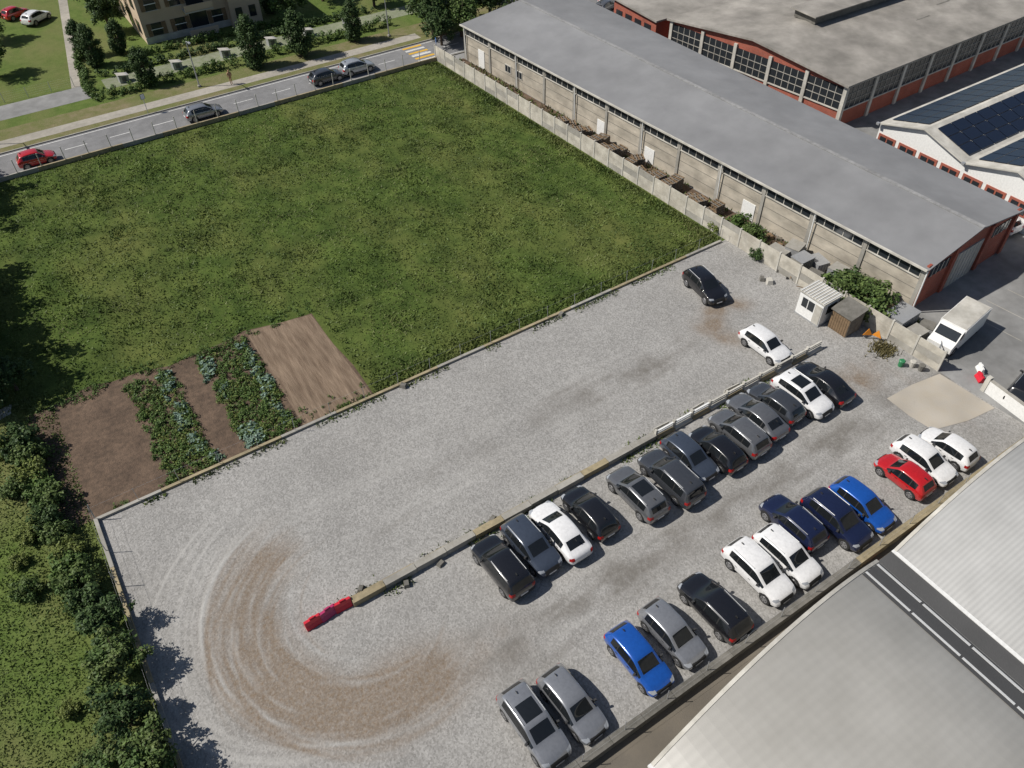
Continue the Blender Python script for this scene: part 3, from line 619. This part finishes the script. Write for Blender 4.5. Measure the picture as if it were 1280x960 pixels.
for x,y,q in ((45.9,22.9,.3),(46.3,22.4,-.4)):
    mb=MB(); mb.add('s',[(-.35,0,.4),(.35,0,.4),(0,.05,1.0),(-.35,.03,.4),(.35,.03,.4),(0,.08,1.0)],[(0,1,2),(5,4,3),(0,3,4,1),(1,4,5,2),(2,5,3,0)],m_orange)
    mb.cyl('s',(-.25,.05,0),(-.05,.05,.8),.02,.02,m_steel,5); mb.cyl('s',(.25,.05,0),(.05,.05,.8),.02,.02,m_steel,5); mb.cyl('s',(0,.4,0),(0,.06,.8),.02,.02,m_steel,5); mb.build('roadwork_sign',(x,y,.02),q-.9)
for x,y,m_ in ((45.6,19.6,m_green),(46.2,19.1,m_conc_l),(46.4,18.5,m_conc_d)):
    mb=MB(); mb.cyl('b',(0,0,0),(0,0,.5),.18,.22,m_,10); mb.cyl('b',(0,0,.5),(0,0,.56),.24,.18,m_,10); mb.build('waste_bin',(x,y,.02))
P=np.column_stack([rng.normal(46.0,.45,500),rng.normal(21.4,.4,500)]); blades('dry_weed',P,.35,.05,m_dry,9,1.)
# pallets behind wall
def pallets(x,y,n,rz):
    mb=MB()
    for l in range(n):
        z=.02+l*.15; ox,oy=random.uniform(-.04,.04),random.uniform(-.04,.04)
        for k in (-.5,0,.5): mb.box('p',(ox,oy+k,z+.04),(1.15,.1,.08),m_pallet)
        for k in range(5): mb.box('p',(ox-.5+k*.25,oy,z+.1),(.13,1.1,.025),m_pallet if k%2 else m_wood)
    mb.build('pallet_stack',(x,y,0),rz)
for i,y in enumerate(np.arange(41.5,63,1.3)): 
    if i not in (3,9): pallets(WX(y)+1.0+.2*random.random(),y,random.randint(5,10),random.uniform(-.3,.3))
    if i%2==0: pallets(WX(y)+2.3,y+.3,random.randint(3,8),random.uniform(-.5,.5))
def container(x,y,sx_,sy_,h,m_,rz,nm='metal_container'):
    mb=MB(); mb.box('shell',(0,0,h/2),(sx_,sy_,h),m_); mb.box('lid',(0,0,h+.03),(sx_*1.04,sy_*1.04,.06),random.choice([m_steel,m_conc,m_conc_d]))
    k=max(3,int(sx_/.25))
    for i in range(k):
        u=-sx_/2+(i+.5)*sx_/k
        for q in (-1,1): mb.box('ribs',(u,q*(sy_/2+.02),h/2),(.07,.04,h*.95),m_)
    mb.build(nm,(x,y,.01),rz)
for x,y,a_,b_,h,m_,q in ((47.9,33.8,1.3,1.6,.9,m_steel,.1),(49.2,33.2,1.4,1.2,1.2,m_steel,.3),(48.3,31.6,1.5,1.2,1.3,m_conc,.0),(49.6,31.0,1.1,1.5,.9,m_steel,-.2),(48.0,30.0,1.1,1.1,.8,m_conc_d,.2),(49.4,28.9,1.2,1.2,1.4,m_steel,.1),(49.1,22.6,2.2,1.6,1.3,m_steel,.05),(48.6,20.9,1.6,1.1,.9,m_conc_d,.0),(50.2,21.0,1.0,1.0,.7,m_steel,.4),(47.5,29.0,.7,.7,.6,m_conc,.5)):
    container(x,y,a_,b_,h,m_,q)
mb=MB()
for i in range(90):
    x=random.uniform(46.6,50.2); y=random.uniform(28,41); s=random.uniform(.12,.5); mb.box('j',(x,y,s/3),(s*1.6,s,s*.6),random.choice([m_steel,m_conc_d,m_pallet,m_conc,m_wood,m_black]),random.random()*3,taper=.8)
for i in range(30): 
    x=random.uniform(46.8,49.8); y=random.uniform(28,58); mb.cyl('j',(x,y,.15),(x+random.uniform(-1.4,1.4),y+random.uniform(-1.4,1.4),.35),.04,.04,m_wood,5)
mb.build('scrap_pile')
P=np.column_stack([rng.uniform(45.2,51,9000),rng.uniform(20,84,9000)]); P=P[(P[:,0]>WX(P[:,1])+.1)&(P[:,0]<47.2+(83.5-P[:,1])*.067)]; P=P[vnoise(P[:,0],P[:,1],1.2,44)>.42]
blades('wall_weed',P,.3,.07,m_blade,10,1.); sheet('dirt_strip',[(WX(84),84),(47.2,84),(51.2,23.6),(WX(23.6),23.6)],.012,m_soil)

# ---------------------------------------------------------------- cars
m_carglass=flat('car_glass',(.012,.014,.016),.04,spec=.7); m_mirror=flat('mirror_shell',(.05,.05,.05),.3)
def car_type(L,W,H,kind,sunroof=False):
    tall=kind in('suv','wagon')
    hood=.99 if tall else .88; blt=1.03 if tall else .92
    st=[(0,.42,.55,.58,.66),(.010,.30,.62,.66,.82),(.035,.22,hood-.24,hood-.19,.91),(.085,.19,hood-.15,hood-.08,.97),(.17,.19,hood-.09,hood-.01,1.0),(.255,.19,blt-.05,hood+.05,1.0),
        (.42,.19,blt,H-.08,1.0),(.49,.19,blt,H-.01,1.0),(.62,.19,blt+.01,H,1.0)]
    if kind=='sedan': st+=[(.70,.19,blt+.02,H-.04,1.),(.76,.19,blt+.02,H-.12,1.),(.895,.19,blt,blt+.09,.985),(.955,.22,blt-.04,blt+.04,.94),(.99,.28,blt-.14,blt-.09,.86),(1.,.4,.66,.7,.70)]
    else:
        e=.90 if kind=='hatch' else (.915 if kind=='suv' else .94)
        st+=[(.76,.19,blt+.03,H-.03,1.),(e-.06,.19,blt+.06,H-.08,1.),(e-.01,.19,blt+.06,H-.15,.985),(.972,.22,blt-.03,blt+.04,.945),(.992,.27,blt-.15,blt-.09,.87),(1.,.4,.66,.7,.74)]
    n=len(st); V=[]; J=14
    for i,(t,zb,zl,zt,wf) in enumerate(st):
        x=L/2-t*L; w=W/2*wf; cab=zt-zl>.2; rw=w*(.74 if cab else .82)
        if tall and cab: rw=w*.78
        h=[(0,zb),(.86*w,zb),(w*.98,zb+.17),(w*1.0,zl-.2),(.95*w,zl),(rw,zt-(.085 if cab else .04)),(rw-.075,zt-.012),(0,zt+.03)]
        ring=h+[(-a_,b_) for a_,b_ in h[6:0:-1]]
        V+=[(x,a_,b_) for a_,b_ in ring]
    F=[];MI=[]
    iw=5; ir=[k for k in range(n) if (st[k][3]-st[k][2])>.12][-1]
    if kind=='sedan': ir=10
    for i in range(n-1):
        for j in range(J):
            k=(j+1)%J; F.append((i*J+j,i*J+k,(i+1)*J+k,(i+1)*J+j))
            s=j if j<7 else 13-j; mi=0
            if s==4 and iw<=i<ir-(0 if kind=='sedan' else 1): mi=1
            if s==6 and (i==iw or i==ir): mi=1
            if s in(0,): mi=2
            if s==1 and tall: mi=2
            MI.append(mi)
    F.append(tuple(range(J-1,-1,-1))); MI.append(0); F.append(tuple(range((n-1)*J,n*J))); MI.append(0)
    me=bpy.data.meshes.new('body'); me.from_pydata(V,[],F)
    for m in [m_white,m_carglass,m_black,m_lamp,m_red]: me.materials.append(m)
    me.polygons.foreach_set('material_index',MI); me.polygons.foreach_set('use_smooth',[True]*len(F)); me.update()
    cr=me.attributes.new('crease_edge','FLOAT','EDGE'); vals=[]
    for e in me.edges:
        a_,b_=e.vertices; ja,jb=a_%J,b_%J; v_=0
        if ja==jb and ja in (4,10): v_=.6
        if ja==jb and ja in (5,9): v_=.5
        if ja==jb and ja in (3,11): v_=.25
        if a_//J==b_//J and a_//J in (iw,ir,iw+1): v_=.3
        vals.append(v_)
    cr.data.foreach_set('value',vals)
    ob=bpy.data.objects.new('tmp',me); link(ob); md=ob.modifiers.new('s','SUBSURF'); md.levels=3; md.render_levels=3
    dg=bpy.context.evaluated_depsgraph_get(); body=bpy.data.meshes.new_from_object(ob.evaluated_get(dg)); bpy.data.objects.remove(ob)
    r=.33 if not tall else .36; wx=(.312*L,-.295*L); zl=hood-.2
    for p in body.polygons:
        x,y,z=p.center; ay=abs(y); mi=p.material_index
        if ay>W*.40 and any((x-q)**2+(z-r)**2<(r+.07)**2 for q in wx): mi=2
        if mi in (0,2):
            if x>L/2-.36 and W*.28<ay<W*.47 and zl-.06<z<zl+.04: mi=3
            if x>L/2-.12 and ay<W*.28 and .36<z<zl+.01: mi=2
            if x<-L/2+.26 and ay>W*.31 and blt-.26<z<blt-.05: mi=4
            if z<.27 and mi==0: mi=2
        if mi==1 and ay>W*.3 and z>blt:
            for bx in (L*.005,-L*.215):
                if abs(x-bx)<.045: mi=2
        if sunroof and mi==0 and z>H-.06 and ay<W*.28 and -L*.2<x<L*.02: mi=1
        p.material_index=mi
    mb=MB()
    for x in wx:
        for sy_ in (-1,1):
            yo=sy_*(W/2-.012)
            mb.cyl('t',(x,yo-sy_*.24,r),(x,yo,r),r,r,m_rubber,24)
            mb.cyl('t',(x,yo,r),(x,yo+sy_*.012,r),r,r*.93,m_rubber,24)
            mb.cyl('t',(x,yo,r),(x,yo+sy_*.018,r),r*.68,r*.64,m_rim,16)
            for k in range(5):
                an=k*1.2566; mb.box('t',(x+math.cos(an)*r*.42,yo+sy_*.02,r+math.sin(an)*r*.42),(.07,.01,.07),m_black)
    for s in (-1,1):
        mb.box('t',(L*.165,s*(W/2+.03),hood+.09),(.13,.17,.11),m_mirror,-s*.25,taper=.8)
        if tall: mb.cyl('t',(L*.02,s*W*.355,H-.02),(-L*.34,s*W*.355,H-.04),.022,.022,m_steel,6)
        for xx in (.03,-.20): mb.box('t',(L*xx,s*(W/2*.985),.80),(.16,.03,.03),m_black)
        mb.cyl('t',(L*.245,s*.1,hood+.065),(L*.205,s*.1+s*.42,hood+.14),.012,.008,m_black,4)
    mb.box('t',(L/2-.005,0,.44),(.03,.5,.11),m_white); mb.box('t',(-L/2+.002,0,.60),(.03,.5,.11),m_white)
    mb.box('t',(-L*.33,0,H+.0),(.16,.03,.07),m_black)
    return body,mb.meshes()['t']
def paint(n,c,metal=0,rough=.25): return flat('paint_'+n,c,rough,metal,coat=1)
PT={'black':paint('black',(.010,.010,.012)),'white':paint('white',(.74,.74,.74)),'silver':paint('silver',(.30,.31,.33),.5),'grey':paint('grey',(.15,.155,.165),.4),
 'dgrey':paint('dark_grey',(.060,.065,.075),.3),'navy':paint('navy',(.012,.018,.055),.2),'blue':paint('blue',(.012,.09,.40),.2),'red':paint('red',(.45,.012,.015)),'slate':paint('slate',(.06,.075,.105),.3),'tin':paint('tin',(.42,.44,.46),.4)}
CT={'hatch':car_type(4.05,1.76,1.48,'hatch'),'small':car_type(3.6,1.64,1.49,'hatch'),'suv':car_type(4.35,1.84,1.62,'suv'),'suvg':car_type(4.35,1.84,1.60,'suv',True),'sedan':car_type(4.5,1.80,1.44,'sedan'),'wagon':car_type(4.75,1.86,1.72,'wagon'),'cross':car_type(4.15,1.80,1.56,'suv')}
def car(kind,col,x,y,deg,name='parked_car'):
    b,t=CT[kind]; o=bpy.data.objects.new(name,b); link(o); o.material_slots[0].link='OBJECT'; o.material_slots[0].material=PT[col]
    c=bpy.data.objects.new('wheels_and_trim',t); link(c,o); o.location=(x,y,.03); o.rotation_euler=(0,0,math.radians(deg)); return o
U,D=92,-88   # nose away / nose towards the south wall
for k,c_,x,y,h in (('suv','black',12.5,21.3,U),('cross','slate',14.65,21.5,D),('sedan','white',16.65,21.4,U),('hatch','black',18.95,21.5,U),
 ('suvg','grey',22.2,21.0,U),('wagon','dgrey',24.75,20.8,U),('hatch','slate',26.85,21.4,D),('hatch','black',28.8,20.9,U),('suv','grey',30.9,21.1,U),
 ('sedan','grey',33.0,21.5,U),('hatch','dgrey',34.95,21.7,U),('suvg','white',37.0,21.2,D),('sedan','black',39.1,21.2,U),
 ('hatch','white',38.7,26.3,-90),('cross','black',39.8,33.9,-97),
 ('suvg','silver',8.95,12.9,D),('hatch','silver',11.15,12.7,D),('hatch','blue',15.45,12.7,D-2),('hatch','silver',17.85,12.8,D),('suv','black',20.75,12.7,U),
 ('suv','white',24.35,12.95,D),('cross','white',26.45,12.75,D),('cross','navy',28.5,14.2,U),('suv','navy',30.8,12.9,D),('hatch','blue',32.95,12.8,D),('small','red',36.9,12.8,U),
 ('hatch','white',38.95,12.9,D),('small','white',41.1,12.7,U)): car(k,c_,x,y,h+random.uniform(-1.5,1.5))
car('small','red',-.9,86.9,0,'car'); car('hatch','silver',16.2,87.2,0,'car'); car('hatch','dgrey',30.9,87.7,2,'car'); car('cross','tin',34.9,87.9,0,'car')
car('cross','white',6.3,127.5,40); car('small','red',4.2,131,30); car('hatch','white',67.2,26.5,85); car('suv','black',50.3,13.0,10); car('hatch','grey',70.5,86,20); car('hatch','white',73,88,15)
def van(x,y,rz,L=4.6,cab=None,name='delivery_van'):
    mb=MB(); mb.box('cargo_box',(-.5,0,1.25),(L-1.6,1.95,1.7),m_white); mb.box('cargo_box',(-.5,0,2.12),(L-1.7,1.85,.05),m_conc_l)
    xs=L/2; p=[(xs-1.55,.4),(xs,.4),(xs,1.0),(xs-.55,1.25),(xs-1.05,1.95),(xs-1.55,1.98)]
    V=[(a_,-.9,b_) for a_,b_ in p]+[(a_,.9,b_) for a_,b_ in p]; n=6
    mb.add('cab',V,[(i,i+n,(i+1)%n+n,(i+1)%n) for i in range(n)]+[tuple(range(n)),tuple(range(2*n-1,n-1,-1))],m_white)
    c=((xs-.55+xs-1.05)/2+.03,0,1.62); mb.box('windscreen',(c[0],0,c[2]),(.02,1.6,.72),m_glass,tilt=-.62)
    for s in (-1,1): mb.box('side_window',(xs-1.2,s*.91,1.55),(.55,.03,.45),m_glass)
    for xx in (L/2-.8,-L/2+.9):
        for s in (-1,1): mb.cyl('wheels',(xx,s*.68,.36),(xx,s*.93,.36),.36,.36,m_rubber,16); mb.cyl('wheels',(xx,s*.9,.36),(xx,s*.945,.36),.2,.2,m_rim,12)
    mb.box('chassis',(0,0,.42),(L-.4,1.2,.2),m_black); mb.box('bumper',(xs+.02,0,.45),(.1,1.8,.25),m_black)
    mb.build(name,(x,y,0),rz)
van(51.4,19.4,math.radians(188),5.4); van(73.8,82.8,1.0,5.5,name='box_truck'); van(76.5,86,2.4,6,name='box_truck')

# ---------------------------------------------------------------- pedestrian
sk_=[((0,0,.9),.13),((0,0,1.15),.14),((0,0,1.4),.15),((0,0,1.5),.06),((0,0,1.6),.10),((0,0,1.7),.085),((.19,0,1.38),.055),((.25,.05,1.1),.045),((.24,.16,.88),.035),((-.19,0,1.38),.055),((-.25,-.05,1.1),.045),((-.24,.05,.86),.035),((.09,.02,.85),.085),((.1,.12,.48),.06),((.1,.05,.06),.04),((.1,.2,.04),.035),((-.09,-.02,.85),.085),((-.1,-.02,.48),.06),((-.1,-.22,.08),.04),((-.1,-.08,.03),.035)]
ed=[(0,1),(1,2),(2,3),(3,4),(4,5),(2,6),(6,7),(7,8),(2,9),(9,10),(10,11),(0,12),(12,13),(13,14),(14,15),(0,16),(16,17),(17,18),(18,19)]
me=bpy.data.meshes.new('pedestrian'); me.from_pydata([p for p,_ in sk_],ed,[]); me.materials.append(flat('tan_jacket',(.4,.24,.14),.9)); po=bpy.data.objects.new('pedestrian',me); link(po)
po.modifiers.new('skin','SKIN'); 
for i,(p,r_) in enumerate(sk_): me.skin_vertices[0].data[i].radius=(r_,r_)
me.skin_vertices[0].data[0].use_root=True
po.modifiers.new('s','SUBSURF').levels=1; po.location=(21.4,93.4,.02)
